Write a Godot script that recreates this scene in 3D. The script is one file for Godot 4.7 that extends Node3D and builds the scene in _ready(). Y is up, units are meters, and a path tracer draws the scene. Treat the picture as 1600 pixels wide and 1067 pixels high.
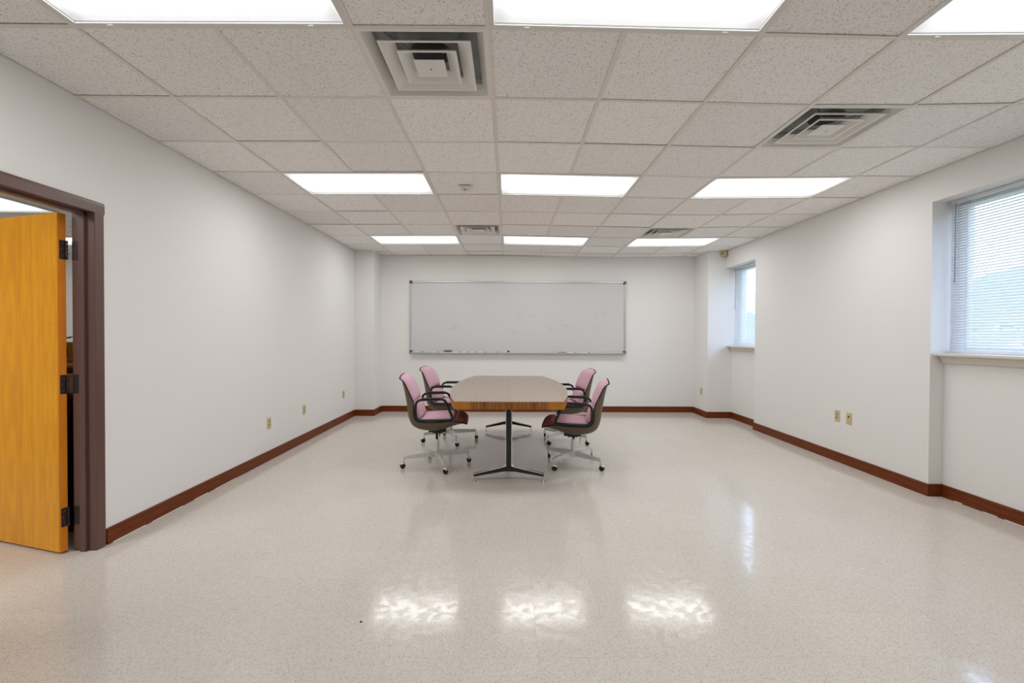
extends Node3D
# A large empty meeting room: vinyl tile floor, lay-in ceiling, a boat-shaped table with four faded chairs.
# Units are metres, floor at y = 0, camera above the origin looking towards -z.

const T := 0.6096            # ceiling module
const GX := -0.0936          # grid line 0 (x)
const GZ := 2.0792           # grid row 0 (-z)
const CE := 2.6565           # ceiling plane
const XL := -2.477
const XR := 3.4496
const XC := 3.5607           # wall inside the window recesses
const XO := 3.80             # outer face of the right wall
const ZB := -7.904
const ZF := 0.7
const TOP := 3.0
const ROW_SAG := {-4: 0.0, -3: 0.0, -2: 0.004, -1: 0.008, 0: 0.010, 1: 0.003, 2: -0.008, 3: -0.018, 4: -0.014, 5: 0.0, 6: 0.0}
const COL_OFF := {3: 0.012, 5: -0.025}
var rng := RandomNumberGenerator.new()
var used := {}
var M := {}

# ------------------------------------------------------------------ mesh helpers
func S() -> SurfaceTool:
	var s := SurfaceTool.new()
	s.begin(Mesh.PRIMITIVE_TRIANGLES)
	s.set_smooth_group(-1)
	return s

func face(s: SurfaceTool, p: Array, ctr: Vector3, uv: Array = []) -> void:
	var n: Vector3 = (p[1] - p[0]).cross(p[2] - p[0])
	var mid := Vector3.ZERO
	for v in p: mid += v
	mid /= p.size()
	var order := range(p.size())
	if n.dot(mid - ctr) > 0: order.reverse()
	for i in range(1, p.size() - 1):
		for k in [order[0], order[i], order[i + 1]]:
			if uv.size(): s.set_uv(uv[k])
			s.add_vertex(p[k])

func quad(s: SurfaceTool, a: Vector3, b: Vector3, c: Vector3, d: Vector3) -> void:
	for v in [a, b, c, a, c, d]: s.add_vertex(v)

func hexa(s: SurfaceTool, p: Array) -> void:   # eight corners, index = x + 2y + 4z
	var ctr := Vector3.ZERO
	for v in p: ctr += v
	ctr /= 8.0
	for f in [[0, 1, 3, 2], [4, 5, 7, 6], [0, 1, 5, 4], [2, 3, 7, 6], [0, 2, 6, 4], [1, 3, 7, 5]]:
		face(s, [p[f[0]], p[f[1]], p[f[2]], p[f[3]]], ctr)

func bx(s: SurfaceTool, a: Vector3, b: Vector3) -> void:
	var p := []
	for k in 8: p.append(Vector3(b.x if k & 1 else a.x, b.y if k & 2 else a.y, b.z if k & 4 else a.z))
	hexa(s, p)

# box with chamfered edges, in a transform
func cbx(s: SurfaceTool, size: Vector3, ch: float, t := Transform3D()) -> void:
	var h := size / 2.0
	var ctr := t.origin
	var P := func(v: Vector3): return t * v
	for a in 3:
		var b := (a + 1) % 3
		var c := (a + 2) % 3
		for sg in [-1.0, 1.0]:
			var q := []
			for e in [[-1, -1], [1, -1], [1, 1], [-1, 1]]:
				var v := Vector3()
				v[a] = sg * h[a]; v[b] = e[0] * (h[b] - ch); v[c] = e[1] * (h[c] - ch)
				q.append(P.call(v))
			face(s, q, ctr)
	for a in 3:
		var b := (a + 1) % 3
		var c := (a + 2) % 3
		for sb in [-1.0, 1.0]:
			for sc in [-1.0, 1.0]:
				var q := []
				for e in [[-1, 0], [1, 0], [1, 1], [-1, 1]]:
					var v := Vector3()
					v[a] = e[0] * (h[a] - ch)
					v[b] = sb * (h[b] if e[1] == 0 else h[b] - ch)
					v[c] = sc * (h[c] - ch if e[1] == 0 else h[c])
					q.append(P.call(v))
				face(s, q, ctr)
	for k in 8:
		var g := Vector3(1 if k & 1 else -1, 1 if k & 2 else -1, 1 if k & 4 else -1)
		var q := []
		for a in 3:
			var v := Vector3()
			for d in 3: v[d] = g[d] * (h[d] if d == a else h[d] - ch)
			q.append(P.call(v))
		face(s, q, ctr)

func cb(a: Vector3, b: Vector3, ch := 0.003) -> SurfaceTool:
	var s := S()
	cbx(s, (b - a).abs(), ch, Transform3D(Basis(), (a + b) / 2.0))
	return s

# surface through rows of points; smooth
func sheet(s: SurfaceTool, rows: Array, closed := false, flip := false, group := 1) -> void:
	s.set_smooth_group(group)
	for i in rows.size() - 1:
		var n: int = rows[i].size()
		for j in (n if closed else n - 1):
			var a: Vector3 = rows[i][j]
			var b: Vector3 = rows[i][(j + 1) % n]
			var c: Vector3 = rows[i + 1][(j + 1) % n]
			var d: Vector3 = rows[i + 1][j]
			if flip: quad(s, d, c, b, a)
			else: quad(s, a, b, c, d)
	s.set_smooth_group(-1)

func tube(s: SurfaceTool, pts: Array, r: float, closed := false, seg := 10, ry := 0.0) -> void:
	var rows := []
	var n := pts.size()
	var up := Vector3(0.13, 0.97, 0.21)
	var prev := Vector3.ZERO
	for i in n:
		var a: Vector3 = pts[(i - 1 + n) % n] if closed or i > 0 else pts[i]
		var b: Vector3 = pts[(i + 1) % n] if closed or i < n - 1 else pts[i]
		var d := (b - a).normalized()
		var u := (up - d * up.dot(d)).normalized() if prev == Vector3.ZERO else (prev - d * prev.dot(d)).normalized()
		prev = u
		var w := d.cross(u)
		var row := []
		for k in seg:
			var t := TAU * k / seg
			row.append(pts[i] + (u * cos(t) * (ry if ry > 0.0 else r) + w * sin(t) * r))
		rows.append(row)
	if closed: rows.append(rows[0])
	sheet(s, rows, true, true)
	if not closed:
		for e in [0, n - 1]:
			face(s, rows[e], pts[1] if e == 0 else pts[n - 2])

func lathe(s: SurfaceTool, prof: Array, t := Transform3D(), seg := 24, group := 1) -> void:   # prof: Vector2(r, y) upwards
	for i in prof.size() - 1:
		var rows := []
		for j in 2:
			var row := []
			for k in seg:
				var a := TAU * k / seg
				row.append(t * Vector3(prof[i + j].x * cos(a), prof[i + j].y, prof[i + j].x * sin(a)))
			rows.append(row)
		sheet(s, rows, true, false, group + i)

func prism(s: SurfaceTool, poly: PackedVector2Array, map: Callable, d0: float, d1: float) -> void:   # map(Vector2, d) -> Vector3
	var ix := Geometry2D.triangulate_polygon(poly)
	var ctr: Vector3 = Vector3.ZERO
	for p in poly: ctr += map.call(p, (d0 + d1) / 2.0)
	ctr /= poly.size()
	for d in [d0, d1]:
		for i in range(0, ix.size(), 3):
			face(s, [map.call(poly[ix[i]], d), map.call(poly[ix[i + 1]], d), map.call(poly[ix[i + 2]], d)], ctr)
	var cw := Geometry2D.is_polygon_clockwise(poly)
	for i in poly.size():
		var p := poly[i]
		var q := poly[(i + 1) % poly.size()]
		var out := Vector2(q.y - p.y, p.x - q.x).normalized() * (-1.0 if cw else 1.0)
		var inside: Vector3 = map.call((p + q) / 2.0 - out * 0.01, (d0 + d1) / 2.0)
		face(s, [map.call(p, d0), map.call(q, d0), map.call(q, d1), map.call(p, d1)], inside)

func spline(p: Array, x: float):      # Catmull-Rom through numbers or vectors at 0, 1, 2 ...
	var i := clampi(int(floor(x)), 0, p.size() - 2)
	var f := x - i
	var a = p[maxi(i - 1, 0)]
	var b = p[i]
	var c = p[i + 1]
	var d = p[mini(i + 2, p.size() - 1)]
	return 0.5 * ((b * 2.0) + (c - a) * f + (a * 2.0 - b * 5.0 + c * 4.0 - d) * f * f + (b * 3.0 - a - c * 3.0 + d) * f * f * f)

# ------------------------------------------------------------------ nodes
func numbered(n: String) -> String:
	if not used.has(n):
		used[n] = 0
		return n
	used[n] += 1
	return "%s_%03d" % [n, used[n]]

func obj(called: String, s: SurfaceTool, m: Material, parent: Node = null) -> MeshInstance3D:
	s.generate_normals()
	return put(called, s.commit(), m, parent)

func put(called: String, mesh: Mesh, m: Material, parent: Node = null) -> MeshInstance3D:
	var o := MeshInstance3D.new()
	o.mesh = mesh
	o.material_override = m
	o.cast_shadow = GeometryInstance3D.SHADOW_CASTING_SETTING_ON
	if parent == null:
		o.name = numbered(called)
		add_child(o)
	else:
		o.name = called
		parent.add_child(o, true)
	return o

func tag(o: Node, label: String, category := "", group := "", kind := "") -> Node:
	o.set_meta("label", label)
	if category: o.set_meta("category", category)
	if group: o.set_meta("group", group)
	if kind: o.set_meta("kind", kind)
	return o

func thing(called: String, label: String, category: String, at := Vector3.ZERO, turn := 0.0, group := "", kind := "") -> Node3D:
	var o := Node3D.new()
	o.name = numbered(called)
	add_child(o)
	o.position = at
	o.rotation.y = turn
	tag(o, label, category, group, kind)
	return o

# ------------------------------------------------------------------ materials
func mat(c: Color, rough: float, metal := 0.0, spec := 0.5) -> StandardMaterial3D:
	var m := StandardMaterial3D.new()
	m.albedo_color = c
	m.roughness = rough
	m.metallic = metal
	m.metallic_specular = spec
	return m

func tri(m: StandardMaterial3D, scale: float, world := true, off := Vector3.ZERO) -> StandardMaterial3D:
	m.uv1_triplanar = true
	m.uv1_world_triplanar = world
	m.uv1_scale = Vector3.ONE / scale
	m.uv1_offset = off
	m.uv1_triplanar_sharpness = 8.0
	return m

func noise_tex(freq: float, seed_: int, lo: Color, hi: Color, size := 512, normal := false) -> NoiseTexture2D:
	var n := FastNoiseLite.new()
	n.seed = seed_
	n.frequency = freq
	n.fractal_octaves = 4
	var t := NoiseTexture2D.new()
	t.width = size
	t.height = size
	t.seamless = true
	t.noise = n
	if normal:
		t.as_normal_map = true
		t.bump_strength = 1.0
	else:
		var g := Gradient.new()
		g.set_color(0, lo)
		g.set_color(1, hi)
		t.color_ramp = g
	return t

# short strokes scattered over a plain ground: flecks of a vinyl tile, fissures of an acoustic tile
func strokes(img: Image, count: int, len_px: Vector2, wid: Vector2, cols: Array, wiggle: float, strength: Vector2) -> void:
	var w := img.get_width()
	var h := img.get_height()
	for i in count:
		var x := rng.randf() * w
		var y := rng.randf() * h
		var a := rng.randf() * TAU
		var n := rng.randf_range(len_px.x, len_px.y)
		var r := rng.randf_range(wid.x, wid.y) / 2.0
		var c: Color = cols[rng.randi() % cols.size()]
		var k := rng.randf_range(strength.x, strength.y)
		var t := 0.0
		while t < n:
			var rr := int(ceil(r))
			for dy in range(-rr, rr + 1):
				for dx in range(-rr, rr + 1):
					var dd := sqrt(dx * dx + dy * dy)
					if dd > r + 0.5: continue
					var px := posmod(int(x) + dx, w)
					var py := posmod(int(y) + dy, h)
					var cover := clampf(r + 0.5 - dd, 0.0, 1.0) * k
					img.set_pixel(px, py, img.get_pixel(px, py).lerp(c, cover))
			a += rng.randf_range(-wiggle, wiggle)
			x += cos(a) * maxf(r, 0.7)
			y += sin(a) * maxf(r, 0.7)
			t += maxf(r, 0.7)

func wood_tex(base: Color, dark: Color, seed_: int, stretch: float, along_v: bool, contrast := 1.0, size := 512) -> ImageTexture:
	var n := FastNoiseLite.new()
	n.seed = seed_
	n.frequency = 0.02
	n.fractal_octaves = 4
	var n2 := FastNoiseLite.new()
	n2.seed = seed_ + 7
	n2.frequency = 0.006
	var img := Image.create(size, size, false, Image.FORMAT_RGB8)
	for y in size:
		for x in size:
			var a := (y if along_v else x) / stretch
			var b := (x if along_v else y) * 1.0
			# fold so that the picture tiles
			var fb: float = absf(b - size / 2.0) * 2.0
			var fa: float = absf(a * stretch - size / 2.0) * 2.0 / stretch
			var v := n.get_noise_2d(fa, fb) * 0.6 + n2.get_noise_2d(fa * 0.8, fb * 1.4) * 0.5
			v += 0.25 * sin(fb * 0.35 + 6.0 * n2.get_noise_2d(fa * 1.5, fb * 0.5))* 0.6
			img.set_pixel(x, y, base.lerp(dark, clampf(0.5 + v * contrast, 0.0, 1.0)))
	return ImageTexture.create_from_image(img)

func textured(tex: Texture2D, rough: float, scale: float, world := true, off := Vector3.ZERO, tint := Color.WHITE) -> StandardMaterial3D:
	var m := mat(tint, rough)
	m.albedo_texture = tex
	return tri(m, scale, world, off)

func make_materials() -> void:
	# wall paint
	M.wall = mat(Color(0.915, 0.909, 0.902), 0.62)
	M.wall.normal_enabled = true
	M.wall.normal_texture = noise_tex(0.06, 3, Color.BLACK, Color.WHITE, 512, true)
	M.wall.normal_scale = 0.06
	tri(M.wall, 0.5)
	# vinyl floor tile: four variants of one fleck pattern
	var img := Image.create(1024, 1024, false, Image.FORMAT_RGB8)
	img.fill(Color(0.835, 0.808, 0.780))
	strokes(img, 9000, Vector2(4, 14), Vector2(2, 5), [Color(0.735, 0.695, 0.645), Color(0.87, 0.85, 0.83), Color(0.775, 0.73, 0.68), Color(0.84, 0.80, 0.75)], 0.3, Vector2(0.4, 0.9))
	strokes(img, 2600, Vector2(3, 12), Vector2(1, 3), [Color(0.60, 0.53, 0.46), Color(0.66, 0.60, 0.54), Color(0.92, 0.91, 0.90)], 0.3, Vector2(0.4, 0.85))
	var ft := ImageTexture.create_from_image(img)
	var wave := noise_tex(0.012, 11, Color.BLACK, Color.WHITE)
	var gloss := noise_tex(0.016, 21, Color(0.50, 0.50, 0.50), Color(1, 1, 1))
	gloss.color_ramp.set_offset(0, 0.34)
	gloss.color_ramp.set_offset(1, 0.66)
	M.floor = []
	for k in 5:
		var v: float = [1.0, 0.996, 1.004, 0.992, 0.998][k]
		var m := textured(ft, 0.17, 0.62, true, Vector3(0.17 * k, 0.31 * k, 0.43 * k), Color(0.990 * v, 0.986 * v, 0.982 * v))
		m.roughness_texture = gloss
		m.heightmap_enabled = true
		m.heightmap_texture = wave
		m.heightmap_scale = 0.015
		M.floor.append(m)
	M.subfloor = mat(Color(0.35, 0.30, 0.26), 0.9)
	# acoustic tile
	var ci := Image.create(1024, 1024, false, Image.FORMAT_RGB8)
	ci.fill(Color(0.978, 0.970, 0.958))
	strokes(ci, 1300, Vector2(6, 22), Vector2(1.4, 3.0), [Color(0.56, 0.51, 0.47), Color(0.66, 0.61, 0.57), Color(0.48, 0.43, 0.40)], 0.7, Vector2(0.5, 1.0))
	strokes(ci, 2600, Vector2(1, 3), Vector2(1.2, 2.4), [Color(0.52, 0.47, 0.43), Color(0.64, 0.59, 0.55)], 0.5, Vector2(0.6, 1.0))
	var ct := ImageTexture.create_from_image(ci)
	M.tile = []
	for k in 5:
		var v: float = [1.0, 0.985, 1.01, 0.975, 0.995][k]
		M.tile.append(textured(ct, 0.95, 0.62, true, Vector3(0.21 * k, 0.37 * k, 0.55 * k), Color(v, v, v)))
	M.tee = mat(Color(0.895, 0.865, 0.820), 0.45)
	M.slab = mat(Color(0.5, 0.5, 0.5), 0.9)
	M.fixture = mat(Color(0.86, 0.86, 0.85), 0.35)
	# lamp lens: two tubes behind an acrylic sheet, the edges of the sheet glow less
	var li := Image.create(64, 64, false, Image.FORMAT_RGBF)
	for y in 64:
		for x in 64:
			var u := minf(x, 63 - x) / 63.0
			var w := minf(y, 63 - y) / 63.0
			var g := lerpf(0.50, 1.0, smoothstep(0.0, 0.27, w)) * lerpf(0.62, 1.0, smoothstep(0.0, 0.07, u))
			li.set_pixel(x, y, Color(g, g, g))
	M.lens = mat(Color(0.9, 0.9, 0.9), 0.25)
	M.lens.emission_enabled = true
	M.lens.emission_operator = BaseMaterial3D.EMISSION_OP_MULTIPLY
	M.lens.emission = Color(0.97, 0.985, 1.0)
	M.lens.emission_texture = ImageTexture.create_from_image(li)
	M.lens.emission_energy_multiplier = 1.25
	M.diffuser = mat(Color(0.905, 0.895, 0.87), 0.4)
	M.galv = mat(Color(0.60, 0.61, 0.61), 0.42, 0.4)
	M.dark = mat(Color(0.05, 0.05, 0.055), 0.8)
	# wood
	M.base = textured(wood_tex(Color(0.485, 0.230, 0.065), Color(0.34, 0.140, 0.035), 5, 10.0, false, 0.8), 0.45, 0.6)
	M.base.metallic_specular = 0.35
	M.door = textured(wood_tex(Color(0.955, 0.685, 0.05), Color(0.855, 0.545, 0.01), 9, 9.0, true, 0.75), 0.28, 0.9)
	M.door_edge = textured(wood_tex(Color(0.93, 0.57, 0.06), Color(0.84, 0.47, 0.03), 19, 12.0, true, 0.5), 0.4, 0.5)
	M.table_top = textured(wood_tex(Color(0.655, 0.585, 0.53), Color(0.58, 0.51, 0.455), 29, 10.0, true, 0.8), 0.34, 0.5, false)
	M.table_edge = textured(wood_tex(Color(0.64, 0.42, 0.14), Color(0.42, 0.25, 0.07), 39, 10.0, true, 1.0), 0.3, 0.42, false)
	M.table_corner = textured(wood_tex(Color(0.76, 0.50, 0.11), Color(0.66, 0.39, 0.08), 49, 10.0, true, 0.7), 0.3, 0.42, false)
	M.frame = mat(Color(0.385, 0.270, 0.245), 0.32)
	M.hinge = mat(Color(0.21, 0.15, 0.14), 0.35, 0.3)
	M.screw = mat(Color(0.45, 0.36, 0.33), 0.3, 0.6)
	# metals, plastics
	M.chrome = mat(Color(0.86, 0.86, 0.85), 0.13, 1.0)
	M.steel = mat(Color(0.87, 0.87, 0.87), 0.28, 0.85)
	M.alu = mat(Color(0.80, 0.81, 0.82), 0.32, 0.9)
	M.black = mat(Color(0.035, 0.033, 0.033), 0.32)
	M.rubber = mat(Color(0.03, 0.03, 0.03), 0.55)
	M.shell = mat(Color(0.375, 0.315, 0.225), 0.42)
	M.cap = mat(Color(0.33, 0.34, 0.35), 0.4)
	# upholstery
	M.pink = mat(Color(0.80, 0.640, 0.700), 0.9)
	M.pink.rim_enabled = true
	M.pink.rim = 0.5
	M.pink.rim_tint = 0.6
	M.pink.normal_enabled = true
	M.pink.normal_texture = noise_tex(0.25, 61, Color.BLACK, Color.WHITE, 256, true)
	M.pink.normal_scale = 0.15
	tri(M.pink, 0.08, false)
	M.maroon = mat(Color(0.52, 0.30, 0.255), 0.85)
	# small things
	M.ivory = mat(Color(0.80, 0.74, 0.56), 0.4)
	M.ivory_dark = mat(Color(0.68, 0.62, 0.45), 0.45)
	M.white_plastic = mat(Color(0.88, 0.87, 0.84), 0.4)
	M.beige = mat(Color(0.83, 0.71, 0.48), 0.45)
	M.grey_window = mat(Color(0.55, 0.56, 0.56), 0.25)
	M.scuff = mat(Color(0.78, 0.765, 0.75), 0.7)
	M.sill = mat(Color(0.86, 0.83, 0.79), 0.4)
	M.slat = mat(Color(0.92, 0.93, 0.94), 0.4)
	M.slat.backlight_enabled = true
	M.slat.backlight = Color(0.8, 0.8, 0.8)
	M.cord = mat(Color(0.85, 0.85, 0.86), 0.7)
	M.wand = mat(Color(0.55, 0.53, 0.53), 0.2)
	M.win_frame = mat(Color(0.86, 0.87, 0.88), 0.35)
	M.glass = mat(Color(0.85, 0.92, 0.95, 0.06), 0.0)
	M.glass.transparency = BaseMaterial3D.TRANSPARENCY_ALPHA
	M.grass = textured(noise_tex(0.05, 71, Color(0.40, 0.46, 0.30), Color(0.52, 0.56, 0.40)), 0.95, 20.0)
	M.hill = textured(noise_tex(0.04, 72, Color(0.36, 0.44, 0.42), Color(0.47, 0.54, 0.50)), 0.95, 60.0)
	M.asphalt = mat(Color(0.74, 0.75, 0.76), 0.9)
	M.car_white = mat(Color(0.93, 0.93, 0.94), 0.25)
	M.car_red = mat(Color(0.45, 0.12, 0.12), 0.25)
	M.car_glass = mat(Color(0.10, 0.12, 0.15), 0.1)

# ------------------------------------------------------------------ ceiling
func gxp(c: int) -> float:
	return GX + c * T + COL_OFF.get(c, 0.0)

func gyp(c: int) -> float:
	return CE + ROW_SAG.get(c, 0.0)

func gzp(r: int) -> float:
	return -(GZ + r * T)

func col_span(c: int) -> Array:     # x0, x1, y0, y1 of the column of cells to the right of line c
	var x0 := maxf(gxp(c), XL)
	var x1 := minf(gxp(c + 1), XR)
	return [x0, x1, gyp(c), gyp(c + 1)]

func make_ceiling() -> void:
	var ce := thing("ceiling", "white lay-in acoustic ceiling of square fissured tiles in a beige grid", "", Vector3.ZERO, 0, "", "structure")
	var covered := {}
	for r in [-1, 3, 7]:
		for c in [-3, 0, 3]:
			covered[Vector2i(c, r)] = true
			covered[Vector2i(c + 1, r)] = true
	for d in [[-1, 0], [3, 1], [-1, 6], [3, 6]]: covered[Vector2i(d[0], d[1])] = true
	# roof slab above
	var s := S()
	bx(s, Vector3(-2.6, TOP, ZB - 0.2), Vector3(XO, TOP + 0.15, ZF + 0.2))
	obj("roof_slab", s, M.slab, ce)
	# tiles: one mesh per column, lying on the flanges of the tees
	var meshes := {}
	for c in range(-4, 6):
		var sp := col_span(c)
		for last in 2:
			var z1 := T - 0.004
			if last: z1 = absf(ZB - gzp(9)) - 0.006
			s = S()
			var p := []
			for k in 8:
				var x: float = sp[1] - (0.007 if c == 5 else 0.002) if k & 1 else sp[0] + (0.006 if c == -4 else 0.002)
				var y: float = (sp[3] if k & 1 else sp[2]) + (0.018 if k & 2 else 0.0)
				p.append(Vector3(x, y, -0.002 if k & 4 else -z1))
			hexa(s, p)
			s.generate_normals()
			meshes[Vector2i(c, last)] = s.commit()
	rng.seed = 404
	for r in range(-2, 10):
		for c in range(-4, 6):
			if covered.has(Vector2i(c, r)): continue
			if r == 9 and (c == -4 or c == 5): pass
			var o := put("ceiling_tile", meshes[Vector2i(c, 1 if r == 9 else 0)], M.tile[rng.randi() % 5], ce)
			o.position = Vector3(0, rng.randf_range(0.0003, 0.0025), gzp(r))
			o.rotation.x = rng.randf_range(-0.004, 0.004)
			o.rotation.z = 0.0
	# the part of the ceiling behind the camera, joined
	s = S()
	for r in range(-7, -2):
		for c in range(-4, 6):
			if covered.has(Vector2i(c, r)): continue
			var sp := col_span(c)
			var za := minf(gzp(r), ZF)
			var zb := gzp(r + 1)
			if za <= zb: continue
			var p := []
			for k in 8:
				p.append(Vector3(sp[1] if k & 1 else sp[0], (sp[3] if k & 1 else sp[2]) + (0.018 if k & 2 else 0.001), za if k & 4 else zb))
			hexa(s, p)
	tag(obj("ceiling_tile_rest", s, M.tile[0], ce), "", "", "", "stuff").remove_meta("label")
	# grid: main runners along the room, broken where a fixture spans two cells
	var tw := 0.012
	for c in range(-3, 6):
		var runs := []
		var start := -7
		for r in range(-7, 11):
			var inside := covered.has(Vector2i(c - 1, r)) and covered.has(Vector2i(c, r)) and (r in [-1, 3, 7]) and c in [-2, 1, 4]
			if inside or r == 10:
				runs.append([start, r])
				start = r + 1
		for run in runs:
			if run[1] <= run[0]: continue
			var za := minf(gzp(run[0]), ZF)
			var zb := maxf(gzp(run[1]), ZB)
			s = S()
			cbx(s, Vector3(tw * 2, 0.0025, za - zb), 0.0008, Transform3D(Basis(), Vector3(gxp(c), gyp(c) - 0.0013, (za + zb) / 2)))
			obj("main_runner", s, M.tee, ce)
	for r in range(-4, 10):
		for c in range(-4, 6):
			if covered.has(Vector2i(c, r)) and covered.has(Vector2i(c, r - 1)): continue
			var sp := col_span(c)
			var p := []
			for k in 8:
				var x: float = sp[1] - (tw if c < 5 else 0.0) if k & 1 else sp[0] + (tw if c > -4 else 0.0)
				p.append(Vector3(x, (sp[3] if k & 1 else sp[2]) - (0.0 if k & 2 else 0.0022), gzp(r) + (tw if k & 4 else -tw)))
			s = S()
			hexa(s, p)
			obj("cross_tee", s, M.tee, ce)
	# wall angle
	s = S()
	bx(s, Vector3(-2.166, CE - 0.003, ZB), Vector3(3.173, CE - 0.0005, ZB + 0.018))
	obj("wall_angle", s, M.tee, ce)

func make_light(at: Vector3, label: String, group: String, slope := 0.0, energy := 1.14, seen := true) -> void:
	# at: centre of the fixture in the ceiling plane; 1.22 x 0.61
	var t := thing("ceiling_light", label, "ceiling light", at, 0.0, group)
	t.rotation.z = slope
	var hx := T - 0.001
	var hz := T / 2 - 0.001
	var fw := 0.026
	for e in [[Vector3(-hx, -0.004, -hz), Vector3(hx, 0.03, -hz + fw)], [Vector3(-hx, -0.004, hz - fw), Vector3(hx, 0.03, hz)], [Vector3(-hx, -0.004, -hz + fw), Vector3(-hx + fw, 0.03, hz - fw)], [Vector3(hx - fw, -0.004, -hz + fw), Vector3(hx, 0.03, hz - fw)]]:
		obj("frame", cb(e[0], e[1], 0.002), M.fixture, t)
	var s := S()
	bx(s, Vector3(-hx + 0.004, 0.03, -hz + 0.004), Vector3(hx - 0.004, 0.13, hz - 0.004))
	obj("housing", s, M.fixture, t)
	s = S()
	var y := 0.006
	var a := Vector3(-hx + fw, y, -hz + fw)
	var b := Vector3(hx - fw, y, hz - fw)
	face(s, [Vector3(a.x, y, a.z), Vector3(b.x, y, a.z), Vector3(b.x, y, b.z), Vector3(a.x, y, b.z)], Vector3(0, 1, 0), [Vector2(0, 0), Vector2(1, 0), Vector2(1, 1), Vector2(0, 1)])
	obj("lens", s, M.lens, t)
	for x in [-hx * 0.72, hx * 0.72]:
		obj("latch", cb(Vector3(x - 0.012, -0.008, -hz + 0.004), Vector3(x + 0.012, -0.003, -hz + 0.018), 0.001), M.fixture, t)
	var l := AreaLight3D.new()
	l.name = "glow"
	t.add_child(l)
	l.rotation.x = -PI / 2
	l.position.y = -0.001
	l.area_size = Vector2(2 * hx - 2 * fw, 2 * hz - 2 * fw)
	l.area_normalize_energy = true
	l.light_color = Color(1.0, 0.998, 0.992)
	l.light_energy = energy
	l.shadow_enabled = true
	l.area_range = 14.0

func make_diffuser(c: int, r: int, label: String) -> void:
	var t := thing("air_diffuser", label, "air vent", Vector3((gxp(c) + gxp(c + 1)) / 2, (gyp(c) + gyp(c + 1)) / 2, (gzp(r) + gzp(r + 1)) / 2), 0, "square louvred ceiling air diffusers")
	t.rotation.z = atan2(gyp(c + 1) - gyp(c), T)
	var h := T / 2 - 0.004
	var ring := func(s: SurfaceTool, h0: float, y0: float, h1: float, y1: float):
		var c0 := [Vector3(-h0, y0, -h0), Vector3(h0, y0, -h0), Vector3(h0, y0, h0), Vector3(-h0, y0, h0)]
		var c1 := [Vector3(-h1, y1, -h1), Vector3(h1, y1, -h1), Vector3(h1, y1, h1), Vector3(-h1, y1, h1)]
		for k in 4:
			face(s, [c0[k], c0[(k + 1) % 4], c1[(k + 1) % 4], c1[k]], Vector3(0, 0.6, 0))
	var s := S()
	ring.call(s, h, -0.003, h - 0.022, -0.003)
	ring.call(s, h - 0.022, -0.003, h - 0.055, 0.045)
	ring.call(s, h - 0.055, 0.045, h - 0.056, 0.075)
	obj("frame", s, M.diffuser, t)
	# back pan with a round hole, and the duct that rises from it
	s = S()
	var square := []
	var circle := []
	var hp := h - 0.045
	for k in 32:
		var a := TAU * k / 32.0
		var m := maxf(absf(cos(a)), absf(sin(a)))
		square.append(Vector3(cos(a) / m * hp, 0.076, sin(a) / m * hp))
		circle.append(Vector3(cos(a) * 0.105, 0.076, sin(a) * 0.105))
	sheet(s, [square, circle], true, false, 1)
	var pan := obj("back_pan", s, M.galv, t)
	s = S()
	lathe(s, [Vector2(0.105, 0.070), Vector2(0.105, 0.300), Vector2(0.0, 0.300)], Transform3D(), 32)
	obj("duct", s, M.galv, pan)
	for q in [[0.218, 0.150], [0.143, 0.085]]:
		s = S()
		ring.call(s, q[0], -0.006, q[0] - 0.012, -0.006)
		ring.call(s, q[0] - 0.012, -0.006, q[1], 0.032)
		ring.call(s, q[0], -0.006, q[0] - 0.002, -0.001)
		ring.call(s, q[0] - 0.002, -0.001, q[1], 0.037)
		obj("louvre", s, M.diffuser, t)
	s = S()
	ring.call(s, 0.076, -0.008, 0.045, -0.012)
	ring.call(s, 0.045, -0.012, 0.0, -0.012)
	ring.call(s, 0.076, -0.008, 0.0, 0.004)
	var cp := obj("centre_plate", s, M.diffuser, t)
	s = S()
	lathe(s, [Vector2(0.0, -0.014), Vector2(0.004, -0.014), Vector2(0.005, -0.0118)], Transform3D(), 10)
	obj("screw", s, M.screw, cp)
	for k in 4:
		var a := PI / 4 + k * PI / 2
		s = S()
		tube(s, [Vector3(cos(a) * 0.10, 0.03, sin(a) * 0.10), Vector3(cos(a) * 0.30, 0.055, sin(a) * 0.30)], 0.004, false, 6)
		obj("bracket", s, M.galv, t)

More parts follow.
